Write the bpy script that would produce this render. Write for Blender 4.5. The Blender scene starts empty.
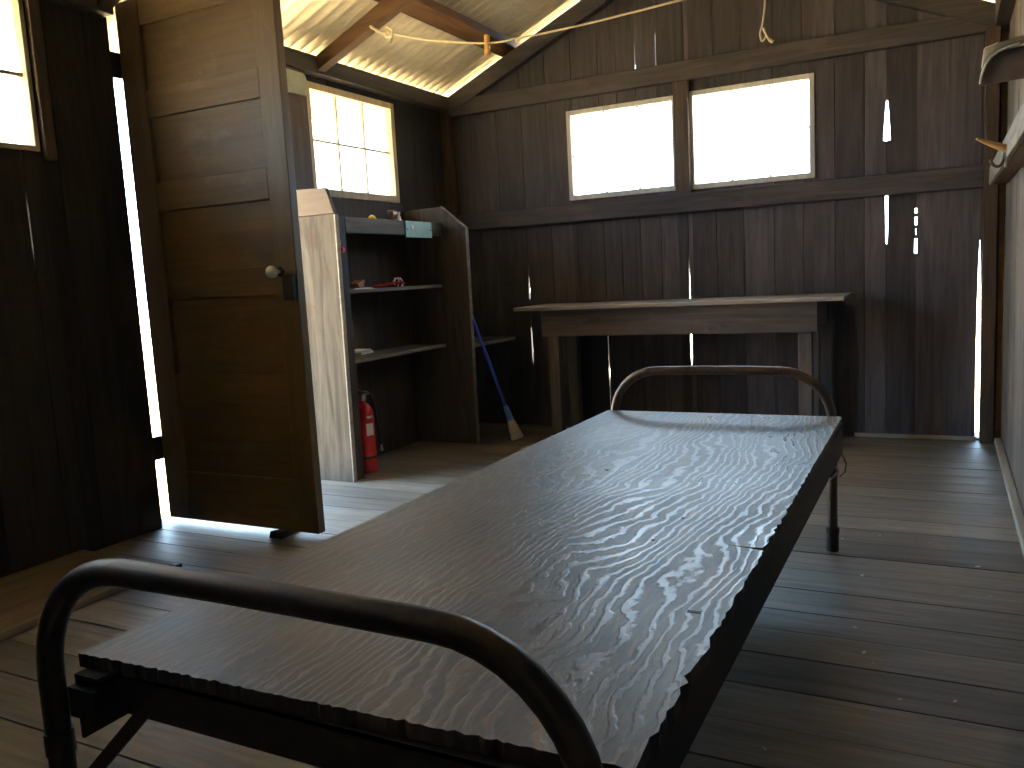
import bpy, bmesh, math, random
from mathutils import Vector, Matrix
random.seed(7)
S = bpy.context.scene
COL = S.collection

# ------------------------------------------------------------------ camera
F_PX, YAW, PITCH, ROLL, CAM_H = 837.13, 0.480874, -0.127247, -0.054484, 0.88
cy, sy, cp, sp = math.cos(YAW), math.sin(YAW), math.cos(PITCH), math.sin(PITCH)
FW = Vector((-sy * cp, cy * cp, sp)); R0 = Vector((cy, sy, 0)); U0 = R0.cross(FW)
RT = math.cos(ROLL) * R0 + math.sin(ROLL) * U0
UP = -math.sin(ROLL) * R0 + math.cos(ROLL) * U0
CAM = Vector((0, 0, CAM_H))
cd = bpy.data.cameras.new('camera'); cam = bpy.data.objects.new('camera', cd); COL.objects.link(cam)
cd.sensor_width = 36.0; cd.lens = F_PX / 1024 * 36.0; cd.clip_start = 0.02
m = Matrix((( RT.x, UP.x, -FW.x, 0), (RT.y, UP.y, -FW.y, 0), (RT.z, UP.z, -FW.z, 0), (0, 0, 0, 1)))
cam.matrix_world = Matrix.Translation(CAM) @ m
S.camera = cam

def at(u, v, ax, val):
    """point of the room seen at photograph pixel u,v on the plane axis=val (survey measurements)"""
    d = RT * ((u - 512) / F_PX) - UP * ((v - 384) / F_PX) + FW
    return CAM + d * ((val - CAM[ax]) / d[ax])

# ------------------------------------------------------------------ materials
def new_mat(name):
    mt = bpy.data.materials.new(name); mt.use_nodes = True
    nt = mt.node_tree; nt.nodes.clear()
    out = nt.nodes.new('ShaderNodeOutputMaterial'); b = nt.nodes.new('ShaderNodeBsdfPrincipled')
    nt.links.new(b.outputs[0], out.inputs[0])
    return mt, nt, b, out

def ramp(nt, fac, stops):
    r = nt.nodes.new('ShaderNodeValToRGB'); e = r.color_ramp.elements
    while len(e) > 1: e.remove(e[0])
    for i, (p, c) in enumerate(stops):
        el = e[0] if i == 0 else e.new(p)
        el.position = p; el.color = (*c, 1) if len(c) == 3 else c
    nt.links.new(fac, r.inputs[0]); return r.outputs[0]

def math_n(nt, op, a, b=None, clamp=False):
    n = nt.nodes.new('ShaderNodeMath'); n.operation = op; n.use_clamp = clamp
    for i, x in enumerate((a, b)):
        if x is None: continue
        if isinstance(x, (int, float)): n.inputs[i].default_value = x
        else: nt.links.new(x, n.inputs[i])
    return n.outputs[0]

def mix_c(nt, fac, a, b, mode='MIX'):
    n = nt.nodes.new('ShaderNodeMix'); n.data_type = 'RGBA'; n.blend_type = mode
    for i, x in ((0, fac), (6, a), (7, b)):
        if isinstance(x, (int, float)): n.inputs[i].default_value = x
        elif isinstance(x, tuple): n.inputs[i].default_value = (*x, 1)
        else: nt.links.new(x, n.inputs[i])
    return n.outputs[2]

def noise(nt, vec, scale, detail=4, rough=.55, dist=0):
    n = nt.nodes.new('ShaderNodeTexNoise'); nt.links.new(vec, n.inputs['Vector'])
    n.inputs['Scale'].default_value = scale; n.inputs['Detail'].default_value = detail
    n.inputs['Roughness'].default_value = rough; n.inputs['Distortion'].default_value = dist
    return n.outputs[0]

def mapping(nt, scale, loc_island=False):
    tc = nt.nodes.new('ShaderNodeTexCoord'); mp = nt.nodes.new('ShaderNodeMapping')
    mp.inputs['Scale'].default_value = scale
    src = tc.outputs['Object']
    if loc_island:
        g = nt.nodes.new('ShaderNodeNewGeometry')
        a = nt.nodes.new('ShaderNodeVectorMath'); a.operation = 'ADD'
        k = math_n(nt, 'MULTIPLY', g.outputs['Random Per Island'], 17.0)
        cb = nt.nodes.new('ShaderNodeCombineXYZ')
        for i in range(3): nt.links.new(k, cb.inputs[i])
        nt.links.new(src, a.inputs[0]); nt.links.new(cb.outputs[0], a.inputs[1]); src = a.outputs[0]
    nt.links.new(src, mp.inputs['Vector'])
    return mp.outputs[0]

def wood(name, dark, light, axis='z', rough=.7, var=.35, fine=38, bump=.25, wear=None, wear_amt=.5, spec=.3):
    mt, nt, b, out = new_mat(name)
    k = {'x': (.08, 1, 1), 'y': (1, .08, 1), 'z': (1, 1, .08)}[axis]
    v = mapping(nt, k, True)
    n1 = noise(nt, v, fine, 5, .6, .6)
    v2 = mapping(nt, tuple(.35 + .65 * q for q in k), True)
    n2 = noise(nt, v2, 5, 4, .6)
    g = nt.nodes.new('ShaderNodeNewGeometry')
    c = ramp(nt, n1, [(.3, dark), (.72, light)])
    c = mix_c(nt, math_n(nt, 'MULTIPLY', n2, .6), c, dark)
    if wear:
        w = noise(nt, mapping(nt, tuple(.5 + .5 * q for q in k)), 9, 6, .7)
        wm = ramp(nt, w, [(.56, (0, 0, 0)), (.68, (1, 1, 1))])
        c = mix_c(nt, math_n(nt, 'MULTIPLY', wm, wear_amt), c, wear)
    hsv = nt.nodes.new('ShaderNodeHueSaturation')
    val = math_n(nt, 'ADD', math_n(nt, 'MULTIPLY', g.outputs['Random Per Island'], 2 * var), 1 - var)
    nt.links.new(val, hsv.inputs['Value']); nt.links.new(c, hsv.inputs['Color'])
    nt.links.new(hsv.outputs[0], b.inputs['Base Color'])
    b.inputs['Roughness'].default_value = rough
    b.inputs['Specular IOR Level'].default_value = spec
    if bump:
        bn = nt.nodes.new('ShaderNodeBump'); bn.inputs['Strength'].default_value = bump
        bn.inputs['Distance'].default_value = .004
        nt.links.new(n1, bn.inputs['Height']); nt.links.new(bn.outputs[0], b.inputs['Normal'])
    return mt

def plain(name, col, rough=.5, metal=0., spots=None, amt=.6, scale=30, bump=0, spec=.5):
    mt, nt, b, out = new_mat(name)
    v = mapping(nt, (1, 1, 1))
    n = noise(nt, v, scale, 5, .65)
    if spots:
        w = ramp(nt, n, [(.45, (0, 0, 0)), (.65, (1, 1, 1))])
        c = mix_c(nt, math_n(nt, 'MULTIPLY', w, amt), col, spots)
    else:
        c = mix_c(nt, math_n(nt, 'MULTIPLY', n, .25), col, tuple(q * .6 for q in col))
    nt.links.new(c, b.inputs['Base Color'])
    b.inputs['Roughness'].default_value = rough; b.inputs['Metallic'].default_value = metal
    b.inputs['Specular IOR Level'].default_value = spec
    if bump:
        bn = nt.nodes.new('ShaderNodeBump'); bn.inputs['Strength'].default_value = bump
        bn.inputs['Distance'].default_value = .002
        nt.links.new(n, bn.inputs['Height']); nt.links.new(bn.outputs[0], b.inputs['Normal'])
    return mt

def glass_mat():
    mt, nt, b, out = new_mat('dusty_window_glass')
    nt.nodes.remove(b)
    tr = nt.nodes.new('ShaderNodeBsdfTransparent'); gl = nt.nodes.new('ShaderNodeBsdfGlossy')
    gl.inputs['Roughness'].default_value = .05
    tl = nt.nodes.new('ShaderNodeBsdfTranslucent'); tl.inputs[0].default_value = (.9, .9, .88, 1)
    m1 = nt.nodes.new('ShaderNodeMixShader'); m2 = nt.nodes.new('ShaderNodeMixShader')
    v = mapping(nt, (1, 1, 1)); n = noise(nt, v, 6, 4)
    nt.links.new(math_n(nt, 'MULTIPLY', n, .16), m1.inputs[0])
    nt.links.new(tr.outputs[0], m1.inputs[1]); nt.links.new(tl.outputs[0], m1.inputs[2])
    lw = nt.nodes.new('ShaderNodeLayerWeight'); lw.inputs[0].default_value = .35
    nt.links.new(math_n(nt, 'MULTIPLY', lw.outputs['Fresnel'], .6), m2.inputs[0])
    nt.links.new(m1.outputs[0], m2.inputs[1]); nt.links.new(gl.outputs[0], m2.inputs[2])
    nt.links.new(m2.outputs[0], out.inputs[0])
    return mt

def plywood_mat():
    """weathered rotary cut plywood: contour grain lines running along y, raised and paler than the soft wood between"""
    mt, nt, b, out = new_mat('weathered_plywood')
    big = noise(nt, mapping(nt, (1, .27, 1)), 2.9, 2.0, .45, .25)      # the slow relief the veneer knife cut through
    rag = noise(nt, mapping(nt, (1, .55, 1)), 24, 3, .6)
    rag2 = noise(nt, mapping(nt, (.6, .6, 1)), 9, 2, .5)
    tc = nt.nodes.new('ShaderNodeTexCoord'); sx = nt.nodes.new('ShaderNodeSeparateXYZ')
    nt.links.new(tc.outputs['Object'], sx.inputs[0])
    f = math_n(nt, 'ADD', math_n(nt, 'MULTIPLY', big, 20.0), math_n(nt, 'MULTIPLY', rag, 1.7))
    f = math_n(nt, 'ADD', f, math_n(nt, 'MULTIPLY', rag2, 3.0))
    f = math_n(nt, 'ADD', f, math_n(nt, 'MULTIPLY', sx.outputs[0], 46.0))
    s = math_n(nt, 'SINE', math_n(nt, 'MULTIPLY', f, 6.2832))
    fib = noise(nt, mapping(nt, (1, .06, 1)), 160, 3, .7)
    blot = noise(nt, mapping(nt, (1, .6, 1)), 4.5, 5, .65)
    line = ramp(nt, math_n(nt, 'ADD', math_n(nt, 'MULTIPLY', s, .5), .5), [(.60, (0, 0, 0)), (.90, (1, 1, 1))])
    fadem = math_n(nt, 'ADD', math_n(nt, 'MULTIPLY', sx.outputs[0], 2.0), math_n(nt, 'MULTIPLY', blot, .9))
    keep = ramp(nt, fadem, [(0.05, (.22, .22, .22)), (.65, (1, 1, 1))])      # grain lines fainter towards the wall side
    line = math_n(nt, 'MULTIPLY', line, keep)
    base = ramp(nt, fib, [(.3, (.080, .073, .066)), (.7, (.160, .150, .138))])
    base = mix_c(nt, math_n(nt, 'MULTIPLY', blot, .6), base, (.066, .061, .057))
    fleck = ramp(nt, noise(nt, mapping(nt, (1, .22, 1)), 42, 4, .7, 1.2), [(.56, (0, 0, 0)), (.66, (1, 1, 1))])
    base = mix_c(nt, math_n(nt, 'MULTIPLY', fleck, .34), base, (.21, .195, .175))
    pit = ramp(nt, noise(nt, mapping(nt, (.6, 1, 1)), 75, 3, .7), [(.66, (0, 0, 0)), (.72, (1, 1, 1))])
    base = mix_c(nt, math_n(nt, 'MULTIPLY', pit, .6), base, (.03, .026, .024))
    c = mix_c(nt, math_n(nt, 'MULTIPLY', line, .30), base, (.25, .245, .24))
    st = ramp(nt, noise(nt, mapping(nt, (1, 1, 1)), 2.3, 5, .6), [(.5, (0, 0, 0)), (.7, (1, 1, 1))])
    c = mix_c(nt, math_n(nt, 'MULTIPLY', st, .3), c, (.055, .047, .04))
    nt.links.new(c, b.inputs['Base Color'])
    rg = math_n(nt, 'SUBTRACT', .47, math_n(nt, 'MULTIPLY', line, .17))
    rg = math_n(nt, 'ADD', rg, math_n(nt, 'MULTIPLY', math_n(nt, 'SUBTRACT', blot, .5), .3))
    nt.links.new(rg, b.inputs['Roughness'])
    b.inputs['Specular IOR Level'].default_value = .85
    h = math_n(nt, 'ADD', math_n(nt, 'MULTIPLY', line, .5), math_n(nt, 'ADD', math_n(nt, 'MULTIPLY', fib, .45), math_n(nt, 'MULTIPLY', fleck, .25)))
    bn = nt.nodes.new('ShaderNodeBump'); bn.inputs['Strength'].default_value = .35; bn.inputs['Distance'].default_value = .003
    nt.links.new(h, bn.inputs['Height']); nt.links.new(bn.outputs[0], b.inputs['Normal'])
    return mt

def floor_mat():
    mt, nt, b, out = new_mat('worn_floor_boards')
    v = mapping(nt, (.08, 1, 1), True)
    n1 = noise(nt, v, 40, 5, .65, .5)
    n2 = noise(nt, mapping(nt, (1, 1, 1)), 2.2, 6, .65)
    g = nt.nodes.new('ShaderNodeNewGeometry')
    c = ramp(nt, n1, [(.3, (.115, .095, .072)), (.72, (.265, .225, .18))])
    w = ramp(nt, n2, [(.42, (0, 0, 0)), (.68, (1, 1, 1))])
    c = mix_c(nt, math_n(nt, 'MULTIPLY', w, .5), c, (.17, .16, .14))
    d = ramp(nt, noise(nt, mapping(nt, (1, 1, 1)), 9, 6, .75), [(.6, (0, 0, 0)), (.74, (1, 1, 1))])
    c = mix_c(nt, math_n(nt, 'MULTIPLY', d, .4), c, (.06, .045, .035))
    hsv = nt.nodes.new('ShaderNodeHueSaturation')
    val = math_n(nt, 'ADD', math_n(nt, 'MULTIPLY', g.outputs['Random Per Island'], .5), .75)
    nt.links.new(val, hsv.inputs['Value']); nt.links.new(c, hsv.inputs['Color'])
    nt.links.new(hsv.outputs[0], b.inputs['Base Color'])
    nt.links.new(math_n(nt, 'ADD', math_n(nt, 'MULTIPLY', n2, .3), .38), b.inputs['Roughness'])
    b.inputs['Specular IOR Level'].default_value = .45
    bn = nt.nodes.new('ShaderNodeBump'); bn.inputs['Strength'].default_value = .2; bn.inputs['Distance'].default_value = .004
    nt.links.new(n1, bn.inputs['Height']); nt.links.new(bn.outputs[0], b.inputs['Normal'])
    return mt

M = dict(
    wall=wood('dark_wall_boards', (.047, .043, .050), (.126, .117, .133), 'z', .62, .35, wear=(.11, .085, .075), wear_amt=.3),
    wallL=wood('near_black_wall_boards', (.018, .015, .014), (.045, .038, .034), 'z', .65, .3),  # near-black tone, darker than the other walls
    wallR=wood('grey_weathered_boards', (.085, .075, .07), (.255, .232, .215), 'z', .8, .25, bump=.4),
    beamx=wood('dark_beam_along_x', (.039, .035, .039), (.11, .100, .110), 'x', .65, .2, wear=(.14, .11, .095), wear_amt=.3),
    beamy=wood('dark_beam_along_y', (.035, .028, .026), (.10, .082, .074), 'y', .65, .2),
    beamz=wood('dark_post', (.045, .03, .022), (.12, .085, .065), 'z', .65, .2),
    raft=wood('brown_rafter_wood', (.06, .030, .013), (.15, .08, .036), 'x', .7, .15),
    purl=wood('brown_purlin_wood', (.07, .031, .012), (.19, .092, .034), 'y', .7, .15),
    railR=wood('grey_rail', (.12, .11, .10), (.32, .30, .27), 'y', .75, .1),
    railRd=wood('brown_rail', (.06, .035, .028), (.14, .085, .07), 'y', .75, .1),
    floor=floor_mat(),
    trimw=wood('pale_trim', (.25, .22, .18), (.50, .46, .40), 'x', .7, .1),
    trimwy=wood('pale_trim_along_y', (.25, .22, .18), (.50, .46, .40), 'y', .7, .1),
    door=wood('brown_painted_door', (.090, .058, .025), (.155, .10, .043), 'z', .5, .10, fine=30, bump=.12, wear=(.24, .19, .13), wear_amt=.18, spec=.45),
    doorx=wood('brown_painted_rail', (.090, .058, .025), (.155, .10, .043), 'x', .5, .10, fine=30, bump=.12, wear=(.26, .21, .15), wear_amt=.22, spec=.45),
    plat=wood('worn_sheet_on_floor', (.12, .095, .07), (.25, .21, .17), 'y', .7, .1),
    frame=wood('old_cream_window_frame', (.42, .35, .23), (.68, .58, .42), 'z', .6, .1),
    frameg=wood('old_grey_window_frame', (.45, .44, .42), (.72, .70, .67), 'z', .6, .1),
    casing=wood('dark_casing', (.05, .038, .03), (.13, .10, .08), 'z', .6, .1),
    cabw=wood('weathered_bare_plank', (.036, .029, .021), (.15, .128, .10), 'z', .8, .1, fine=30, wear=(.06, .035, .02), wear_amt=.7),
    cabp=wood('fresh_pinkish_plank', (.105, .080, .062), (.145, .112, .088), 'x', .75, .05),
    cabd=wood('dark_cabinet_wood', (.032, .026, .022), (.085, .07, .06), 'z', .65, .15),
    cabdy=wood('dark_cabinet_rail', (.065, .053, .045), (.17, .14, .12), 'y', .65, .15),
    shelf=wood('worn_shelf_board', (.10, .085, .075), (.26, .235, .21), 'y', .6, .1),
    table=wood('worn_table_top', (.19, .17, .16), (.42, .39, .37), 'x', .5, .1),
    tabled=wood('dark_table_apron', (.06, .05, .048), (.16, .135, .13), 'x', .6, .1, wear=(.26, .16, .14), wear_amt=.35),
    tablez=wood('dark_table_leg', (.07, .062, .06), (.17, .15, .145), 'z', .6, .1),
    tin=wood('zinc_corrugated_sheet', (.44, .39, .29), (.64, .58, .44), 'x', .5, .0, fine=46, bump=.05, spec=.5),
    ply=plywood_mat(),
    glass=glass_mat(),
    iron=plain('rusty_brown_steel_tube', (.024, .020, .018), .45, .3, (.052, .036, .027), .7, 60, .2),
    iron2=plain('rubbed_steel_tube', (.10, .068, .05), .4, .35, (.05, .028, .018), .8, 55, .2),
    rail=plain('blackened_angle_iron', (.014, .011, .010), .75, .0, (.035, .022, .016), .7, 40, .2),
    black=plain('black_iron', (.015, .014, .013), .5, .4),
    bright=plain('scratched_steel', (.45, .43, .40), .35, .8),
    ceramic=plain('white_ceramic', (.75, .72, .64), .2),
    red=plain('red_enamel', (.55, .018, .022), .3),
    redp=plain('red_plastic', (.62, .02, .05), .4),
    label=plain('white_label', (.75, .74, .72), .6, 0, (.55, .4, .4), .3, 140),
    hose=plain('black_rubber', (.02, .02, .02), .5),
    green=plain('green_pin_tag', (.03, .25, .09), .5),
    teal=plain('pale_teal_enamel', (.30, .50, .47), .5, 0, (.22, .38, .36), .5, 40),
    palegreen=plain('pale_green_paint', (.36, .42, .33), .6, 0, (.26, .30, .22), .5, 30),
    blue=plain('blue_painted_handle', (.02, .06, .55), .35),
    ltblue=plain('blue_plastic_sleeve', (.10, .25, .62), .4),
    bristle=plain('grey_bristles', (.40, .38, .36), .8, 0, (.25, .22, .2), .6, 120, .5),
    rope=plain('cream_cotton_rope', (.55, .48, .34), .8, 0, (.36, .30, .2), .6, 200, .5),
    peg=wood('yellow_wooden_peg', (.36, .20, .06), (.62, .38, .12), 'z', .6, .05),
    pegx=wood('orange_wooden_peg', (.30, .15, .06), (.50, .28, .12), 'x', .6, .05),
    paper=plain('white_paper', (.72, .72, .74), .7),
    cork=plain('brown_card', (.24, .12, .07), .7),
    khaki=plain('olive_card', (.20, .17, .10), .7),
    yellow=plain('yellow_plastic', (.75, .52, .03), .45),
    jar=plain('brown_jar_lid', (.22, .13, .10), .35, .4),
    jarw=plain('clouded_glass_jar', (.55, .53, .52), .15),
    rim=plain('pale_tin_rim', (.55, .54, .47), .4, .3),
    hoodi=plain('rust_stained_tin', (.17, .14, .12), .55, .0, (.16, .075, .05), .8, 12),
    hood=plain('dull_tin', (.12, .11, .095), .5, .2, (.20, .11, .08), .7, 14),
    rubber=plain('dark_wedge', (.02, .017, .015), .7),
    ground=plain('sunlit_dry_ground', (.56, .43, .23), .9, 0, (.46, .35, .18), .6, 1.2),
)

# ------------------------------------------------------------------ mesh building
ORIG = {}
class MB:
    def __init__(self): self.bm = bmesh.new()
    def box(self, x0, x1, y0, y1, z0, z1):
        return self.hexa([(x0, y0, z0), (x1, y0, z0), (x1, y1, z0), (x0, y1, z0), (x0, y0, z1), (x1, y0, z1), (x1, y1, z1), (x0, y1, z1)])
    def hexa(self, p):
        v = [self.bm.verts.new(q) for q in p]
        for f in ((3, 2, 1, 0), (4, 5, 6, 7), (0, 1, 5, 4), (1, 2, 6, 5), (2, 3, 7, 6), (3, 0, 4, 7)):
            self.bm.faces.new([v[i] for i in f])
        return self
    def prism(self, pts, d):
        """polygon of 3D points extruded by vector d"""
        d = Vector(d); a = [self.bm.verts.new(q) for q in pts]; b = [self.bm.verts.new(Vector(q) + d) for q in pts]
        n = len(a)
        self.bm.faces.new(a[::-1]); self.bm.faces.new(b)
        for i in range(n): self.bm.faces.new([a[i], a[(i + 1) % n], b[(i + 1) % n], b[i]])
        return self
    def beam(self, p, q, w, h, up=(0, 0, 1)):
        p, q = Vector(p), Vector(q); t = (q - p).normalized(); s = t.cross(Vector(up)).normalized(); u = s.cross(t)
        c = [(-w / 2, -h / 2), (w / 2, -h / 2), (w / 2, h / 2), (-w / 2, h / 2)]
        return self.prism([p + s * a + u * b for a, b in c], q - p)
    def tube(self, pts, r, seg=12, caps=True):
        pts = [Vector(p) for p in pts]; n = len(pts)
        rr = r if isinstance(r, (list, tuple)) else [r] * n
        tan = [(pts[min(i + 1, n - 1)] - pts[max(i - 1, 0)]).normalized() for i in range(n)]
        s = tan[0].orthogonal().normalized(); rings = []
        for i in range(n):
            s = (s - tan[i] * s.dot(tan[i])).normalized(); u = tan[i].cross(s)
            rings.append([self.bm.verts.new(pts[i] + (s * math.cos(2 * math.pi * k / seg) + u * math.sin(2 * math.pi * k / seg)) * rr[i]) for k in range(seg)])
        for a, b in zip(rings, rings[1:]):
            for k in range(seg): self.bm.faces.new([a[k], a[(k + 1) % seg], b[(k + 1) % seg], b[k]])
        if caps: self.bm.faces.new(rings[0][::-1]); self.bm.faces.new(rings[-1])
        return self
    def lathe(self, c, prof, seg=24, axis='z'):
        c = Vector(c); rings = []
        for r, h in prof:
            ring = []
            for k in range(seg):
                a = 2 * math.pi * k / seg; x, y = r * math.cos(a), r * math.sin(a)
                o = {'z': (x, y, h), 'y': (x, h, y), 'x': (h, x, y)}[axis]
                ring.append(self.bm.verts.new(c + Vector(o)))
            rings.append(ring)
        for a, b in zip(rings, rings[1:]):
            for k in range(seg): self.bm.faces.new([a[k], a[(k + 1) % seg], b[(k + 1) % seg], b[k]])
        self.bm.faces.new(rings[0][::-1]); self.bm.faces.new(rings[-1])
        return self
    def build(self, name, mat, parent=None, bevel=0, smooth=False, label=None):
        bm = self.bm
        bmesh.ops.recalc_face_normals(bm, faces=bm.faces[:])
        if parent is None:
            xs = [v.co for v in bm.verts]
            o0 = Vector(((min(p.x for p in xs) + max(p.x for p in xs)) / 2, (min(p.y for p in xs) + max(p.y for p in xs)) / 2, min(p.z for p in xs)))
        else: o0 = ORIG[parent.name]
        bmesh.ops.translate(bm, verts=bm.verts[:], vec=-o0)
        me = bpy.data.meshes.new(name); bm.to_mesh(me); bm.free()
        o = bpy.data.objects.new(name, me); COL.objects.link(o); me.materials.append(M[mat])
        if parent is None: o.location = o0
        else: o.parent = parent
        ORIG[o.name] = o0
        if smooth:
            for f in me.polygons: f.use_smooth = True
            md = o.modifiers.new('edges', 'EDGE_SPLIT'); md.split_angle = math.radians(40)
        if bevel:
            b = o.modifiers.new('bevel', 'BEVEL'); b.width = bevel; b.segments = 2; b.limit_method = 'ANGLE'
        if label: o['label'] = label
        return o

def tag(o, label, cat, group=None, kind=None):
    o['label'] = label; o['category'] = cat
    if group: o['group'] = group
    if kind: o['kind'] = kind
    return o
def thing(name, loc, label, cat, group=None, kind=None):
    o = bpy.data.objects.new(name, None); COL.objects.link(o); o.location = loc; o.empty_display_size = .1
    ORIG[o.name] = Vector(loc)
    return tag(o, label, cat, group, kind)
def struct(o, label, cat): return tag(o, label, cat, None, 'structure')

# ------------------------------------------------------------------ room numbers
XL, XR, YB, YF = -2.66, .235, 4.42, -1.0
XE, ZE, SL = -2.60, 1.945, .44                       # eave line of the left plate, roof slope
XM = (XL + XR) / 2
def roof_z(x): return ZE + SL * ((x - XE) if x <= XM else (2 * XM - x - XE))

# floor boards run along x
f = MB(); y = YF - .1
while y < YB + .1:
    w = random.choice((.125, .14, .14, .155))
    x = XL - .12; 
    cuts = [XL - .12, random.uniform(-1.9, -.6), XR + .06] if random.random() < .5 else [XL - .12, XR + .06]
    for a, b in zip(cuts, cuts[1:]):
        f.box(a + .0006, b - .0006, y + .0022, y + w - .0022, -.03, random.uniform(-.0015, .0))
    y += w
f.box(XL - .12, XR + .06, YF - .1, YB + .1, -.06, -.032)
struct(f.build('floor', 'floor'), 'worn grey brown floorboards running across the whole cabin', 'floor')

def board_wall(bounds, zb, zt, holes, slits, to, th=.02, gap=.0012, battens=True):
    """vertical boards side by side; holes (u0,u1,z0,z1); slits {boundary u: [(z,halfwidth)..]} are real openings between two boards"""
    mb = MB(); cuts = sorted(set(list(bounds) + [h[i] for h in holes for i in (0, 1)]))
    def hw(u, z):
        for pl_ in slits.get(u, []):
            if pl_[0][0] <= z <= pl_[-1][0]:
                for (z0, w0), (z1, w1) in zip(pl_, pl_[1:]):
                    if z0 <= z <= z1: return w0 + (w1 - w0) * (z - z0) / max(1e-6, z1 - z0)
        return gap if u in bounds else 0.0
    def spans(u0, u1):
        um = (u0 + u1) / 2; zs = [(zb, None)]
        cur = zb; res = []
        for h in sorted([h for h in holes if h[0] - 1e-6 <= u0 and u1 <= h[1] + 1e-6], key=lambda h: h[2]):
            if h[2] > cur + 1e-4: res.append((cur, h[2], False))
            cur = h[3]
        if cur < min(zt(u0), zt(u1)) - 1e-3: res.append((cur, None, True))
        return res
    for u0, u1 in zip(cuts, cuts[1:]):
        if u1 - u0 < .004: continue
        for za, zc, top in spans(u0, u1):
            t0, t1 = (zt(u0), zt(u1)) if top else (zc, zc)
            def edge(u, zend, sgn):
                z_s = sorted({za, zend} | {z + e for pl_ in slits.get(u, []) for q, (z, w) in enumerate(pl_) for e in ((0, -.003) if q == 0 else (0, .003) if q == len(pl_) - 1 else (0,)) if za < z + e < zend})
                return [(u + sgn * hw(u, z), z) for z in z_s]
            L = edge(u0, t0, 1); Rr = edge(u1, t1, -1)
            poly = L[::-1] + Rr
            dd = random.uniform(0, .002)
            p3 = [to(u, dd, z) for u, z in poly]
            mb.prism(p3, Vector(to(0, th, 0)) - Vector(to(0, 0, 0)))
    if battens:
        for u in bounds[1:-1]:
            iv = [(pl_[0][0] - .001, pl_[-1][0] + .001) for pl_ in slits.get(u, [])] + [(h[2] - .02, h[3] + .02) for h in holes if h[0] - .03 < u < h[1] + .03]
            cur = zb
            for a, b in sorted(iv) + [(zt(u) - .05, 0)]:
                if a > cur + .004:
                    A, B = to(u - .022, th + .003, cur), to(u + .022, th + .015, a)
                    mb.box(min(A[0], B[0]), max(A[0], B[0]), min(A[1], B[1]), max(A[1], B[1]), cur, a)
                cur = max(cur, b)
    return mb

# back wall, gable, facing the camera
gw = lambda x: roof_z(x) - .02
bnd = [XL, -2.49, -2.32, -2.158, -2.0, -1.84, -1.682, -1.58, -1.472, -1.357, -1.21, -1.06, -.92, -.77, -.63, -.482, -.35, -.252, -.126, .011, .138, XR]
HB = [(-1.868, -1.262, 1.292, 1.762), (-1.185, -.58, 1.288, 1.768)]
def taper(z0, z1, w0, w1): return [(z0, w0), (z1, w1)]
slB = {
    -.252: [[(.94, .0035), (.97, .005), (1.10, .007), (1.163, .0075)], [(1.42, .016), (1.45, .015), (1.57, .007), (1.605, .003)]],
    -.126: [taper(.888, .955, .007, .006), taper(.975, 1.0, .0015, .003), taper(1.02, 1.055, .006, .006), taper(1.075, 1.096, .006, .005)],
    .138: [[(.012, .008), (.35, .0095), (.62, .0075), (.80, .005), (.93, .0012)]],
    -2.158: [[(.37, .0025), (.44, .005), (.56, .004), (.59, .0015)], [(.745, .004), (.80, .0055), (.86, .003), (.885, .001)]],
    -1.682: [[(.08, .0018), (.25, .0022), (.32, .005), (.36, .0025), (.52, .0015)]],
    -1.21: [[(.34, .0015), (.40, .006), (.55, .006), (.60, .004), (.76, .0035), (.84, .003), (.93, .001)]],
    -1.472: [[(1.928, .004), (1.936, .0045), (1.97, .0025), (2.10, .0010)]],
    -1.357: [[(1.93, .0034), (1.945, .0022), (1.99, .0020), (2.09, .0026)]],
}
wb = board_wall(bnd, -.03, gw, HB, slB, lambda u, d, z: (u, YB + d, z))
struct(wb.build('wall_back', 'wall'), 'dark vertical plank gable wall at the far end with daylight cracks', 'wall')

# left wall with near window, doorway and far window
HLw = [(.25, 1.825, 1.372, 1.86), (2.14, 2.90, -.03, 2.0), (3.20, 3.87, 1.325, 1.828)]
bl, y = [YF], YF
while y < YB - .2:
    y += random.choice((.15, .17, .19)); bl.append(round(y, 3))
bl = [b for b in bl if abs(b - 1.76) > .07] + [1.76, YB]; bl.sort()
slL = {1.76: [[(1.01, .001), (1.06, .0022), (1.19, .0025), (1.235, .0008)]]}
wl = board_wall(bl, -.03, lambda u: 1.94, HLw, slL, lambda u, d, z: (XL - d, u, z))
struct(wl.build('wall_left', 'wallL'), 'very dark plank side wall with windows and open doorway', 'wall')

# right wall, grey boards
br, y = [YF], YF
while y < YB - .2:
    y += random.choice((.14, .16, .18)); br.append(round(y, 3))
br[-1] = YB + .02
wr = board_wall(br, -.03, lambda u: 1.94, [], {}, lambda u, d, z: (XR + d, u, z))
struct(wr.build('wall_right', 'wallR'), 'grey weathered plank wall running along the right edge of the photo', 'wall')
# wall behind the camera
bf, x = [XL], XL
while x < XR - .2:
    x += .17; bf.append(round(x, 3))
bf[-1] = XR
wf = board_wall(bf, -.03, gw, [], {}, lambda u, d, z: (u, YF - d, z))
struct(wf.build('wall_front', 'wall'), 'dark plank gable wall behind the photographer, out of view', 'wall')

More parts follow.
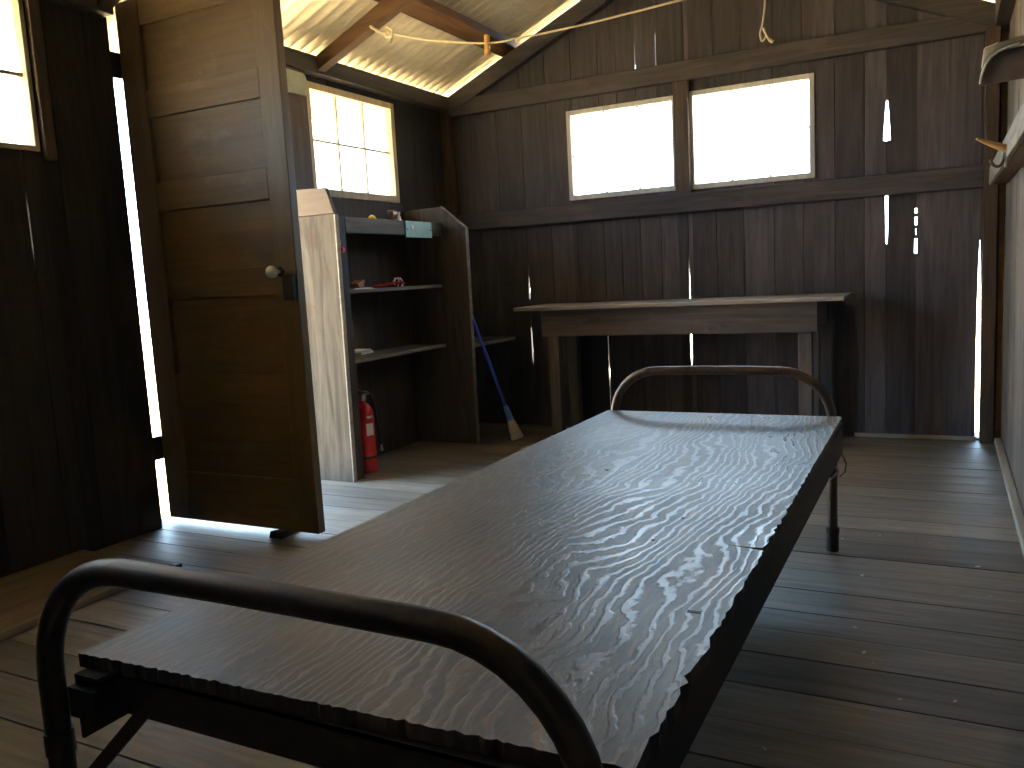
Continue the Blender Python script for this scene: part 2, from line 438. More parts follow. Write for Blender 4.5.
# corrugated roof: two slopes in one ceiling
c = MB(); PIT, AMP, OFF = .068, .0140, .054
ny = int((YB - YF + .65) / PIT * 8)
def slope(x0, x1, sgn):
    rows = []
    for i in range(ny + 1):
        y = YF - .3 + i * PIT / 8
        h = AMP * math.cos(2 * math.pi * i / 8)
        rows.append([c.bm.verts.new((x, y, roof_z(x) + OFF + h)) for x in (x0, x1)])
    for a, b in zip(rows, rows[1:]):
        c.bm.faces.new((a[0], a[1], b[1], b[0]) if sgn > 0 else (a[0], b[0], b[1], a[1]))
slope(XL - .42, XM, 1); slope(XM, XR + .40, -1)
ceil = c.build('ceiling', 'tin')
for p in ceil.data.polygons: p.use_smooth = True
sd = ceil.modifiers.new('thick', 'SOLIDIFY'); sd.thickness = .0012; sd.offset = 1
struct(ceil, 'pale corrugated metal roof sheets seen from below', 'ceiling')
# rafters (pairs) under the sheets
RAFT = [(3.206, 'second brown rafter pair from the far gable, one end of the rope tied to it'), (2.06, 'brown rafter pair above the open door'), (.92, 'brown rafter pair above the near half of the cot'), (-.22, 'brown rafter pair behind the photographer')]
for i, (y0, lb) in enumerate(RAFT):
    r = MB(); d = .095
    for sgn in (0, 1):
        xa, xb = XL + .005, XM
        pts = [(xa, roof_z(xa)), (xb, roof_z(xb)), (xb, roof_z(xb) - d), (xa + .0, roof_z(xa) - d + .03)]
        if sgn: pts = [(2 * XM - a, b) for a, b in pts]
        r.prism([(a, y0, b) for a, b in pts], (0, .056, 0))
    struct(r.build('trim_%d' % (i + 1), 'raft', bevel=.003), lb, 'rafter')
r = MB()
for sgn in (0, 1):
    xa, xb = XL, XM
    pts = [(xa, roof_z(xa)), (xb, roof_z(xb)), (xb, roof_z(xb) - .10), (xa, roof_z(xa) - .10)]
    if sgn: pts = [(2 * XM - a, b) for a, b in pts]
    r.prism([(a, YB - .045, b) for a, b in pts], (0, .045, 0))
struct(r.build('trim_5', 'beamx', bevel=.003), 'dark sloping rafter pair against the far gable wall', 'rafter')
# purlins along y on top of the rafters
for i, (xp, lb) in enumerate([(-2.19, 'brown roof purlin lowest on the slope above the far left window'), (-1.68, 'brown roof purlin midway up the left slope'), (-1.30, 'brown roof purlin just left of the ridge'), (-1.10, 'brown roof purlin just right of the ridge'), (-.72, 'brown roof purlin midway down the right slope'), (-.23, 'brown roof purlin lowest on the right slope')]):
    p = MB(); h = .041; a, b = xp - .042, xp + .042
    za, zb_ = roof_z(a), roof_z(b)
    p.prism([(a, YF - .2, za), (b, YF - .2, zb_), (b, YF - .2, zb_ + h), (a, YF - .2, za + h)], (0, YB - YF + .45, 0))
    struct(p.build('trim_%d' % (i + 6), 'purl', bevel=.002), lb, 'purlin')

# plates and girts
T = lambda n, mb, mat, lb, cat='beam', bv=.003: struct(mb.build(n, mat, bevel=bv), lb, cat)
T('trim_12', MB().box(XL, XE, YF, 2.125, 1.865, ZE - .002).box(XL, XE, 2.925, YB, 1.865, ZE - .002), 'beamy', 'dark top plate along the left wall under the eave')
T('trim_13', MB().box(XR - .055, XR, YF, YB, 1.845, 1.975).box(XR - .02, XR + .02, YF, YB, 1.93, 2.03), 'beamy', 'dark top plate along the right wall')
T('trim_14', MB().box(XL + .06, XR - .06, YB - .042, YB, 1.83, 1.925), 'beamx', 'dark horizontal beam above the two far windows')
T('trim_15', MB().box(XL + .06, XR - .088, YB - .045, YB, 1.165, 1.262), 'beamx', 'dark horizontal girt below the two far windows')
T('trim_16', MB().box(XR - .088, XR - .032, YB - .06, YB + .0, 0, 1.845), 'beamz', 'brown corner post between the far wall and right wall', 'post')
T('trim_17', MB().box(.165, .180, 1.0, 4.30, 1.165, 1.24), 'railR', 'grey face board of the rail along the right wall')
T('trim_18', MB().box(.1805, XR, 1.0, 4.295, 1.166, 1.236), 'railRd', 'reddish brown bearer behind the grey rail on the right wall')
T('trim_26', MB().box(XR - .024, XR - .0005, YB - .012, YB - .0005, .0, 1.845), 'pegx', 'thin orange brown strip painting the glow of the corner crack beside the post', 'strip', .001)  # closes the corner crack; its light is painted as an orange strip
T('trim_19', MB().box(-1.262, -1.185, YB - .035, YB + .03, 1.262, 1.83), 'casing', 'dark upright between the two far windows', 'post')
T('trim_20', MB().box(XL, XL + .055, YB - .055, YB, 0, 1.865), 'beamz', 'dark corner post between the far wall and left wall', 'post')
struct(MB().box(-.395, XR - .10, YB - .012, YB, 0, .02).build('baseboard_back', 'trimw', bevel=.002), 'pale strip along the foot of the far wall', 'baseboard')
struct(MB().box(XR - .028, XR - .001, .4, YB - .06, 0, .028).build('baseboard_right', 'trimwy', bevel=.004), 'pale strip along the foot of the right wall', 'baseboard')
T('trim_21', MB().box(XL, XL + .022, 1.832, 1.872, 1.345, 1.865), 'casing', 'dark upright casing board beside the near left window', 'casing')
T('trim_22', MB().box(XL - .24, XL, 2.045, 2.14, 0, 1.94).box(XL - .10, XL - .055, 2.1405, 2.170, 0, 1.94).box(XL - .24, XL - .1005, 2.1405, 2.222, 0, 1.94), 'wallL', 'dark jamb at the hinge side of the doorway, with added outer steps blocking light', 'jamb')  # outer steps and depth added to keep daylight off the door stile
T('trim_23', MB().box(XL - .10, XL, 2.90, 2.918, 0, 1.865), 'cabw', 'pale jamb at the latch side of the doorway', 'jamb')
T('trim_24', MB().box(XL, XL + .05, 2.985, 3.128, 1.215, 1.865), 'casing', 'dark board on the left wall between doorway and far window', 'board')
# plate thickness of doorway head

# ------------------------------------------------------------------ windows
def window(n, label, axis, pos, u0, u1, z0, z1, fw, cols, rows, mw, mat, depth, out):
    """axis 'y': in a wall with constant x=pos; axis 'x': wall with constant y=pos; out = outward sign"""
    loc = (pos, (u0 + u1) / 2, z0) if axis == 'y' else ((u0 + u1) / 2, pos, z0)
    t = thing('window_%d' % n, loc, label, 'window', kind='structure')
    def bx(mb, a, b, c_, d, e, f_):
        lo, hi = sorted((pos + out * e, pos + out * f_))
        return mb.box(lo, hi, a, b, c_, d) if axis == 'y' else mb.box(a, b, lo, hi, c_, d)
    fr = MB()
    bx(fr, u0, u0 + fw, z0, z1, -.006, depth); bx(fr, u1 - fw, u1, z0, z1, -.006, depth)
    bx(fr, u0 + fw, u1 - fw, z0, z0 + fw * 1.1, -.006, depth); bx(fr, u0 + fw, u1 - fw, z1 - fw, z1, -.006, depth)
    fr.build('frame', mat, t, bevel=.003)
    a0, a1, b0, b1 = u0 + fw, u1 - fw, z0 + fw * 1.1, z1 - fw
    mu = MB()
    for k in range(1, cols):
        u = a0 + (a1 - a0) * k / cols
        bx(mu, u - mw / 2, u + mw / 2, b0, b1, depth * .35, depth * .35 + .012)
        for zz in (b0, b1): bx(mu, u - .006, u + .006, zz - .009, zz + .009, depth * .3, depth * .3 + .016)
    for k in range(1, rows):
        z = b0 + (b1 - b0) * k / rows
        bx(mu, a0, a1, z - mw / 2, z + mw / 2, depth * .35 + .001, depth * .35 + .011)
        for uu in (a0, a1): bx(mu, uu - .009, uu + .009, z - .006, z + .006, depth * .3, depth * .3 + .016)
    mu.build('muntin', mat, t)
    g = MB(); bx(g, a0, a1, b0, b1, depth * .5, depth * .5 + .003); g.build('pane', 'glass', t)
    return t
window(1, 'sunlit window at the left edge of the photo, nearest the cot end', 'y', XL, .25, 1.825, 1.372, 1.86, .016, 4, 2, .012, 'frame', .05, -1)
window(2, 'six pane window with cream frame above the open shelf cabinet', 'y', XL, 3.172, 3.885, 1.312, 1.838, .033, 3, 2, .010, 'frame', .05, -1)
window(3, 'glaring far window on the left of the pair above the table', 'x', YB, -1.877, -1.255, 1.284, 1.769, .025, 3, 2, .003, 'frameg', .04, 1)
window(4, 'glaring far window on the right of the pair above the table', 'x', YB, -1.192, -.572, 1.280, 1.776, .025, 3, 2, .003, 'frameg', .04, 1)

# ------------------------------------------------------------------ door, open at right angles, held by a wedge
DY = 2.20; D0, D1 = -2.688, -1.942; TH = .036; DZ0, DZ1 = .022, 1.938
dr = thing('door_1', (D0, DY, DZ0), 'open brown five panel door standing at right angles to the left wall', 'door', kind='structure')
for a, b in ((D0, D0 + .115), (D1 - .092, D1)):
    MB().box(a, b, DY, DY + TH, DZ0, DZ1).build('stile', 'door', dr, bevel=.003)
P0, P1 = D0 + .115, D1 - .092
zs = [(DZ0, .21), (.478, .585), (.862, .962), (1.185, 1.29), (1.518, 1.617), (1.842, DZ1)]
for a, b in zs: MB().box(P0, P1, DY + .001, DY + TH - .001, a, b).build('rail', 'doorx', dr, bevel=.003)
for (a, b), (c_, d) in zip(zs, zs[1:]):
    MB().box(P0 - .002, P1 + .002, DY + .013, DY + TH - .013, b - .002, c_ + .002).build('panel', 'doorx', dr)
k = at(272, 272, 1, DY - .04)
MB().lathe((k.x, 0, k.z), [(.006, DY - .003), (.007, DY - .020), (.012, DY - .024), (.0195, DY - .032), (.0215, DY - .042), (.0185, DY - .052), (.010, DY - .059), (.002, DY - .061)], 20, 'y').build('knob', 'ceramic', dr, smooth=True, label='white ceramic knob')
MB().lathe((k.x, 0, k.z), [(.018, DY - .001), (.016, DY - .004), (.008, DY - .006)], 16, 'y').build('rose', 'black', dr, smooth=True)
MB().box(k.x + .022, D1 - .004, DY - .022, DY + .001, k.z - .098, k.z - .012).build('lock_case', 'black', dr, bevel=.004, label='black iron rim lock')
for z in (.30, 1.72):
    h = MB().box(D0 - .006, D0 + .0, DY - .06, DY + .030, z - .045, z + .045); h.tube([(D0 - .002, DY - .006, z - .045), (D0 - .002, DY - .006, z + .045)], .007)
    h.build('hinge', 'black', dr, smooth=False)
bz = at(284, 536, 2, .0)
ws = MB(); wy0, wy1 = DY - .035, DY + .07
ws.hexa([(bz.x - .040, wy0, 0), (bz.x + .022, wy0, 0), (bz.x + .022, wy1, 0), (bz.x - .035, wy1, 0), (bz.x - .032, wy0 + .003, .026), (bz.x + .018, wy0 + .003, .026), (bz.x + .018, wy1, .012), (bz.x - .032, wy1, .012)])
tag(ws.build('door_wedge', 'rubber', bevel=.003), 'small dark wedge on the floor under the free corner of the door', 'door stop')

# ------------------------------------------------------------------ cabinet with open shelves
CX = -2.365
cb = thing('shelf_cabinet', (-2.5, 3.39, 0), 'tall open shelf cabinet with pale bare side, below the six pane window', 'cabinet')
MB().prism([(XL + .053, 2.932, 0), (-2.362, 2.932, 0), (-2.352, 2.932, 1.192), (XL + .053, 2.932, 1.192)], (0, .022, 0)).build('side_panel', 'cabw', cb, bevel=.002, label='pale weathered bare side board')
MB().prism([(XL + .053, 2.930, 1.194), (-2.350, 2.930, 1.194), (-2.388, 2.930, 1.306), (XL + .053, 2.930, 1.312)], (0, .022, 0)).build('side_panel_cap', 'cabp', cb, bevel=.002, label='pinkish newer board on top of the side')
MB().prism([(-2.3620, 2.931, 0), (-2.3565, 2.931, 0), (-2.3468, 2.931, 1.19), (-2.3522, 2.931, 1.19)], (0, .024, 0)).build('edge_strip', 'trimw', cb, label='pale raw front edge of the near side')
MB().prism([(XL + .003, 3.83, 0), (-2.229, 3.83, 0), (-2.224, 3.83, 1.144), (-2.366, 3.83, 1.264), (XL + .003, 3.83, 1.26)], (0, .024, 0)).build('side_panel', 'cabd', cb, bevel=.002)
MB().prism([(-2.2285, 3.829, 0), (-2.2235, 3.829, 1.144), (-2.366, 3.829, 1.265), (-2.366, 3.829, 1.269), (-2.2195, 3.829, 1.1465), (-2.2245, 3.829, 0)], (0, .026, 0)).build('edge_strip', 'shelf', cb, label='worn pale front edge of the far side')
MB().box(CX - .018, CX, 2.954, 3.020, 0, 1.183).build('stile', 'cabd', cb, bevel=.002)
MB().box(CX - .018, CX + .001, 3.020, 3.829, 1.112, 1.183).build('top_rail', 'cabdy', cb, bevel=.003)
MB().box(XL + .052, CX - .018, 2.954, 3.829, 1.150, 1.172).build('top', 'cabdy', cb, bevel=.002)
for z in (.848, .530):
    MB().box(XL + .052, CX - .02, 2.954, 3.829, z - .004, z + .013).build('shelf', 'shelf', cb, bevel=.002)
MB().box(XL + .0515, XL + .06, 2.954, 3.829, .0, 1.30).build('back_panel', 'cabd', cb)
zp = at(475, 348, 2, .535)
ns = MB().box(XL + .003, -2.236, 3.856, YB - .058, .516, .534)
tag(ns.build('corner_shelf', 'shelf', bevel=.002), 'short low shelf in the far left corner behind the broom', 'shelf')

# things on the cabinet
def plate():
    a, b = at(405, 221, 0, CX + .004), at(432, 238, 0, CX + .004)
    t = thing('wall_plate', (CX + .003, (a.y + b.y) / 2, b.z), 'pale teal rectangular plate screwed to the cabinet top rail', 'plate')
    MB().box(CX + .0015, CX + .006, a.y, b.y, b.z, a.z).build('plate', 'teal', t, bevel=.002)
    s = MB().lathe((0, a.y + .055, (a.z + b.z) / 2 + .01), [(.013, CX + .006), (.011, CX + .009), (.002, CX + .010)], 14, 'x'); s.build('button', 'ceramic', t, smooth=True, label='round white button')
    for yy in (a.y + .012, b.y - .012):
        MB().lathe((0, yy, (a.z + b.z) / 2), [(.004, CX + .006), (.003, CX + .008)], 10, 'x').build('screw', 'black', t)
plate()
a = at(340, 246, 0, CX + .012)
t = thing('cup_hook_light', (CX + .001, a.y, a.z - .03), 'small red plastic clip on the upright near the cabinet top left', 'clip')
MB().box(CX + .001, CX + .013, a.y - .014, a.y + .010, a.z - .026, a.z + .026).build('body', 'redp', t, bevel=.005)
MB().box(CX + .001, CX + .022, a.y + .004, a.y + .024, a.z - .028, a.z - .006).build('hook', 'redp', t, bevel=.004)
MB().lathe((0, a.y - .003, a.z + .009), [(.005, CX + .012), (.004, CX + .0165)], 10, 'x').build('screw', 'ceramic', t)
t.name = 'plastic_clip'; ORIG['plastic_clip'] = Vector((CX + .001, a.y, a.z - .03))
# jar and yellow tube on the top
ZT = 1.1725
j = at(394, 219, 0, -2.42)
t = thing('glass_jar', (-2.42, j.y, ZT), 'small clouded glass jar and brown lid on the cabinet top behind the rail', 'jar')
MB().lathe((-2.42, j.y + .03, ZT), [(.015, .0), (.019, .004), (.019, .030), (.012, .040), (.016, .046), (.016, .056), (.004, .058)], 18).build('body', 'jarw', t, smooth=True)
MB().lathe((-2.42, 0, ZT + .022 + .022), [(.017, j.y - .035), (.020, j.y - .032), (.020, j.y + .004), (.016, j.y + .008)], 18, 'y').build('lid', 'jar', t, smooth=True, label='brown metal lid')
yy = at(372, 219, 0, -2.42)
tag(MB().lathe((-2.42, yy.y + .0, ZT), [(.010, 0), (.024, .003), (.022, .014), (.014, .028), (.005, .034)], 16).build('bottle_cap', 'yellow', smooth=True), 'small yellow cap on the cabinet top left of the jar', 'cap')
ZS = .8615
b = at(352, 286, 0, -2.42)
o = MB().hexa([(-2.45, 3.005, ZS), (-2.41, 3.005, ZS), (-2.41, 3.027, ZS), (-2.45, 3.027, ZS), (-2.45, 3.005, ZS + .045), (-2.41, 3.005, ZS + .045), (-2.41, 3.03, ZS + .045), (-2.45, 3.03, ZS + .045)])
tag(o.build('card_box', 'khaki', bevel=.002), 'small olive card box at the near end of the upper shelf', 'box')
b = at(356, 285, 0, -2.42)
o = MB().hexa([(-2.45, b.y - .002, ZS), (-2.40, b.y + .002, ZS), (-2.40, b.y + .030, ZS), (-2.45, b.y + .02, ZS), (-2.45, b.y - .02, ZS + .028), (-2.40, b.y - .018, ZS + .026), (-2.40, b.y + .046, ZS + .044), (-2.45, b.y + .03, ZS + .044)])
tag(o.build('clay_pot', 'cork', bevel=.004), 'small brown flared pot beside the olive box on the upper shelf', 'pot')
o = MB().box(-2.50, -2.40, 3.10, 3.24, ZS + .0005, ZS + .004); o.box(-2.49, -2.405, 3.11, 3.235, ZS + .004, ZS + .006)
tag(o.build('paper_slip', 'paper'), 'flat white paper slip in the middle of the upper shelf', 'paper')
rd = MB()
ry0, ry1 = at(376, 286, 0, -2.43).y, at(400, 286, 0, -2.43).y
n_ = 14
for i in range(n_):                                   # a crumpled folded strip with a ruffled far end
    pass
g = []
for i in range(13):
    row = []
    for k_ in range(7):
        yy = ry0 + (ry1 - ry0) * i / 12; xx = -2.46 + .065 * k_ / 6
        hh = ZS + .005 + .022 * (i / 12) ** .7 * (.6 + .4 * math.sin(i * 1.9 + k_ * 1.3)) + .008 * math.sin(k_ * 2.1 + i)**2
        row.append(rd.bm.verts.new((xx, yy, hh)))
    g.append(row)
for i in range(12):
    for k_ in range(6): rd.bm.faces.new((g[i][k_], g[i + 1][k_], g[i + 1][k_ + 1], g[i][k_ + 1]))
t = thing('candy_wrapper', (-2.43, (ry0 + ry1) / 2, ZS), 'crumpled red and white wrapper on the upper shelf', 'wrapper')
w_ = rd.build('foil', 'red', t); sm = w_.modifiers.new('t', 'SOLIDIFY'); sm.thickness = .002
for q in range(3):
    yb_ = ry1 - .055 + q * .024
    pts = [(-2.43 + .004 * q, yb_ + .012 * math.sin(a_ * .9) + .004 * a_, ZS + .020 + .024 * math.sin(a_ * .62 + q)) for a_ in range(7)]
    MB().tube(pts, .0045, 8).build('twist', 'paper', t, smooth=True, label='white twisted ribbon')
ZS2 = .5435
p0 = at(361, 354, 2, ZS2)
for i, (dx, dy, an, lb) in enumerate([(0, 0, .1, 'lower white pad of the two paper pads on the lower shelf'), (.006, -.02, -.22, 'upper white pad of the two paper pads on the lower shelf')]):
    ca, sa = math.cos(an), math.sin(an); hx, hy = .07, .055
    cx_, cy_ = p0.x - .035 + dx, p0.y + dy
    pts = [(cx_ + ca * a_ - sa * b_, cy_ + sa * a_ + ca * b_, ZS2 + .0006 + .012 * i) for a_, b_ in ((-hx, -hy), (hx, -hy), (hx, hy), (-hx, hy))]
    tag(MB().prism(pts, (0, 0, .011)).build('paper_pad', 'paper'), lb, 'paper', 'paper pads on the lower shelf')

# fire extinguisher standing in the cabinet bottom
e = Vector((-2.432, 3.135, 0)); e0 = e
t = thing('fire_extinguisher', e, 'red fire extinguisher standing on the floor in the cabinet bottom', 'fire extinguisher')
MB().lathe(e, [(.040, 0), (.046, .004), (.046, .222), (.044, .240), (.036, .258), (.022, .272), (.013, .276), (.012, .290)], 28).build('cylinder', 'red', t, smooth=True)
MB().lathe(e, [(.0468, .055), (.0468, .066)], 28).build('band', 'hose', t, label='black retaining band')
def wrap(r, z0, z1, a0, a1, n=8):
    w = MB(); L = []
    for i in range(n + 1):
        a_ = a0 + (a1 - a0) * i / n
        L.append([w.bm.verts.new((e.x + r * math.cos(a_), e.y + r * math.sin(a_), z)) for z in (z0, z1)])
    for p, q in zip(L, L[1:]): w.bm.faces.new((p[0], q[0], q[1], p[1]))
    return w
fa = math.atan2(-e.y, -e.x)
l1 = wrap(.0466, .150, .198, fa + .15, fa + 1.0); l1.build('label', 'label', t, label='white paper label')
wrap(.0468, .218, .228, fa + .25, fa + .95).build('label', 'label', t, label='narrow white label')
MB().lathe(e, [(.015, .286), (.017, .290), (.017, .312), (.010, .316)], 16).build('valve', 'bright', t, smooth=True)
s_ = Vector((.75, -.55, 0)).normalized() if False else Vector((-.2, -1, 0)).normalized()
for zz, dz, nm in ((.318, .030, 'lever'), (.304, -.034, 'carry_handle')):
    MB().beam(e + Vector((0, .018, zz)), e + s_ * .075 + Vector((0, 0, zz + dz)), .016, .005).build(nm, 'redp', t, bevel=.001)
MB().beam(e + Vector((0.004, .0, .326)), e + Vector((.01, .028, .318)), .012, .005).build('pull_tag', 'green', t, label='green seal')
hp = [e + Vector(q) for q in ((.0, .015, .303), (.004, .045, .308), (.008, .066, .285), (.012, .080, .23), (.014, .088, .17), (.014, .094, .12), (.014, .097, .09))]
MB().tube(hp, .0065, 10).build('hose', 'hose', t, smooth=True)
MB().tube([hp[-1] + Vector((0, 0, .004)), hp[-1] + Vector((0, .002, -.022))], [.007, .010], 10).build('nozzle', 'bright', t, smooth=True)

for o in list(bpy.data.objects):
    if o.parent == t: o.data.transform(Matrix.Diagonal((1, 1, 1.19, 1)))

# broom leaning in the corner
b0 = Vector((-2.052, 3.970, .0)); tdir = (at(473.4, 320.8, 1, 3.904) - b0)
t = thing('broom', b0, 'broom with a bright blue handle leaning behind the far cabinet side', 'broom')
hp = lambda s: b0 + tdir * s
MB().tube([hp(.24), hp(.9), hp(1.5)], .0095, 12).build('handle', 'blue', t, smooth=True)
MB().tube([hp(.165), hp(.18), hp(.275), hp(.29)], [.013, .019, .015, .011], 14).build('socket', 'ltblue', t, smooth=True, label='lighter blue plastic socket')
br_ = MB(); tt = tdir.normalized(); sd_ = Vector((.55, -.83, 0)).normalized(); sd_ = (sd_ - tt * sd_.dot(tt)).normalized(); nn = tt.cross(sd_)
rows = []
for s, w_, h_ in ((.19, .014, .012), (.15, .022, .014), (.10, .028, .015), (.03, .036, .016), (.012, .036, .015)):
    ctr = hp(s); rows.append([br_.bm.verts.new(ctr + nn * w_ * math.cos(a_) + sd_ * h_ * math.sin(a_)) for a_ in [2 * math.pi * q / 20 for q in range(20)]])
for p, q in zip(rows, rows[1:]):
    for i in range(20): br_.bm.faces.new((p[i], p[(i + 1) % 20], q[(i + 1) % 20], q[i]))
br_.bm.faces.new(rows[0]); br_.bm.faces.new(rows[-1][::-1])
br_.build('bristles', 'bristle', t, smooth=True)

# ------------------------------------------------------------------ table at the far wall
t = thing('table', (-1.21, 4.18, 0), 'long narrow wooden table standing under the far windows', 'table')
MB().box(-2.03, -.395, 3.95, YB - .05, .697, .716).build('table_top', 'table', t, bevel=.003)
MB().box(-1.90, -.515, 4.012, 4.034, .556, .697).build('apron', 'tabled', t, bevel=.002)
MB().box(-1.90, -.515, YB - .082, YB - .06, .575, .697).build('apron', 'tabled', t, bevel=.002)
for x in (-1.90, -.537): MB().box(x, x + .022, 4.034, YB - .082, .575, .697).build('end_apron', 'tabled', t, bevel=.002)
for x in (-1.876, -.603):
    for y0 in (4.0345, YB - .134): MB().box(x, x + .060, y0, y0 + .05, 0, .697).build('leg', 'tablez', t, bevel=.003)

# ------------------------------------------------------------------ cot: iron frame with two tube hoops
t = thing('cot_frame', (-.64, 1.62, 0), 'rusty iron cot frame with a bent tube hoop at each end', 'cot')
def hoop(xa, xb, y, zt, r, rad, mat, foot):
    pts = [(xa, y, .0), (xa, y, .12), (xa, y, .25), (xa, y, zt - rad)]
    for i in range(1, 10):
        a_ = math.pi / 2 * i / 9; pts.append((xa + rad - rad * math.cos(a_), y, zt - rad + rad * math.sin(a_)))
    pts.append(((xa + xb) / 2 - .05, y, zt + .002)); pts.append(((xa + xb) / 2 + .05, y, zt + .002))
    for i in range(0, 10):
        a_ = math.pi / 2 * i / 9; pts.append((xb - rad + rad * math.sin(a_), y, zt - rad + rad * math.cos(a_)))
    pts += [(xb, y, .25), (xb, y, .12), (xb, y, .0)]
    h = MB().tube(pts, r, 16).build('end_hoop', mat, t, smooth=True)
    for x in (xa, xb):
        MB().lathe((x, y, 0), [(r * 1.2, .0), (r * 1.25, .004), (r * 1.22, .050), (r * 1.38, .058), (r * 1.38, .072), (r * 1.02, .076)], 16).build('foot_sleeve', 'iron', h, smooth=True)
    return h
hn = hoop(-1.016, -.268, .625, .560, .0162, .155, 'iron', 1)
hf = hoop(-.985, -.297, 2.624, .551, .0142, .150, 'iron2', 1)
for x in (-1.016, -.268): MB().tube([(x, .625, .300), (x, .625, .330)], .0185, 14).build('joint_collar', 'iron', hn, smooth=True)
for x in (-.985, -.297): MB().tube([(x, 2.624, .300), (x, 2.624, .330)], .0175, 14).build('joint_collar', 'iron', hf, smooth=True)
for x, s in ((-.265, -1), (-1.000, 1)):                # side rails are angle irons
    MB().box(min(x, x + s * .005), max(x, x + s * .005), .645, 2.594, .312, .400).box(min(x, x + s * .045), max(x, x + s * .045), .645, 2.594, .394, .400).build('side_rail', 'rail', t)
for y, s in ((.670, 1), (2.594, -1)):
    MB().box(-1.0, -.265, min(y, y + s * .005), max(y, y + s * .005), .345, .400).box(-1.0, -.265, min(y, y + s * .045), max(y, y + s * .045), .3945, .4005).build('end_rail', 'rail', t)
for y in (1.13, 1.62, 2.11): MB().box(-1.0, -.265, y - .015, y + .015, .386, .394).build('cross_bar', 'rail', t)
for (x, s) in ((-1.005, 1), (-.270, -1)):
    MB().beam((x, .640, .245), (x + s * .118, .672, .372), .018, .005, (0, 1, 0)).build('corner_brace', 'rail', t)
    MB().box(min(x, x + s * .05), max(x, x + s * .05), .637, .669, .345, .385).build('corner_plate', 'rail', t)
for (x, s) in ((-.985, 1), (-.297, -1)):
    MB().beam((x, 2.598, .235), (x + s * .115, 2.590, .352), .018, .005, (0, 1, 0)).build('corner_brace', 'rail', t)
cl = MB().tube([(-.345, 2.600, .238), (-.30, 2.598, .240)], .006, 8)
cl.tube([(-.317 + .0, 2.612 - .018, .262), (-.300, 2.590, .272), (-.281, 2.606, .262), (-.281, 2.614, .246), (-.297, 2.592, .232), (-.315, 2.604, .230)], .0035, 8)
cl.build('wire_clamp', 'bright', t, smooth=True, label='bright twisted wire around the far leg')
st = MB(); prof = [(-.286, .318), (-.268, .300), (-.258, .275), (-.262, .250), (-.276, .236)]
for (a0, c0), (a1, c1) in zip(prof, prof[1:]): st.hexa([(a0, 2.604, c0), (a0 + .003, 2.604, c0), (a0 + .003, 2.620, c0), (a0, 2.620, c0), (a1, 2.604, c1), (a1 + .003, 2.604, c1), (a1 + .003, 2.620, c1), (a1, 2.620, c1)])
st.build('hanging_strap', 'iron', t)

# plywood board lying on the cot; ragged edges, one split at the right edge
pp = []
def rag(a): return random.gauss(0, a)
A, B, C_, D = Vector((-1.008, .664)), Vector((-.252, .690)), Vector((-.266, 2.594)), Vector((-1.000, 2.600))
n_ = 110
for i in range(n_ + 1):
    q = A.lerp(B, i / n_); chip = -abs(rag(.0022)) if i % 3 else 0
    pp.append((q.x + rag(.001), q.y - .004 - chip))
sp_ = at(767, 549, 2, .42)
for i in range(1, 140):
    q = B.lerp(C_, i / 140)
    if abs(q.y - sp_.y) < .012:
        if not any(len(z) == 3 for z in pp):
            pp += [(q.x, sp_.y - .010, 0), (q.x - .022, sp_.y - .006, 0), (q.x - .062, sp_.y + .003, 0), (q.x - .024, sp_.y + .001, 0), (q.x - .004, sp_.y + .004, 0)]
        continue
    far = min(1, (2.594 - q.y) / 1.9)
    pp.append((q.x + rag(.0016 * far + .0004) - (abs(rag(.003)) if random.random() < .12 * far else 0), q.y))
pp += [(C_.x - .004, C_.y), (C_.x - .012, C_.y + .004)]
for i in range(1, 40):
    q = C_.lerp(D, i / 40); pp.append((q.x, q.y + rag(.0008)))
for i in range(0, 60):
    q = D.lerp(A, i / 60); pp.append((q.x + rag(.0012), q.y))
pb = MB().prism([(p[0], p[1], .4015) for p in pp], (0, 0, .0185))
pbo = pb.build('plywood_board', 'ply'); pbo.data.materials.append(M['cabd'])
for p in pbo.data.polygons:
    if abs(p.normal.z) < .5: p.material_index = 1  # side faces take a darker wood: edge shade put into the colour
t = tag(pbo, 'large weathered plywood board with wavy grain lying on the cot', 'board')
for u, v, l in ((710, 417, .007), (770, 418, .005), (607, 470, .004), (694, 612, .009), (653, 540, .003), (683, 518, .003)):
    p = at(u, v, 2, .42)
    MB().box(p.x - l, p.x + l, p.y - .0035, p.y + .0035, .4199, .4207).build('nail_head', 'black', t)

# board sheet on the floor by the left wall
pe = [at(0, 635, 2, .018), at(125, 592, 2, .018)]
tag(MB().box(XL + .005, -2.205, -.4, 1.80, 0.0005, .022).build('floor_sheet', 'plat', bevel=.002), 'thick worn board sheet lying on the floor along the left wall', 'board')
s0 = at(172, 570, 2, .0)
tag(MB().prism([(s0.x - .03, s0.y - .01, .0005), (s0.x + .02, s0.y, .0005), (s0.x + .02, s0.y, .018)], (.005, .02, 0)).build('wood_chip', 'cabd'), 'dark triangular wood chip standing on the floor near the near hoop', 'chip')

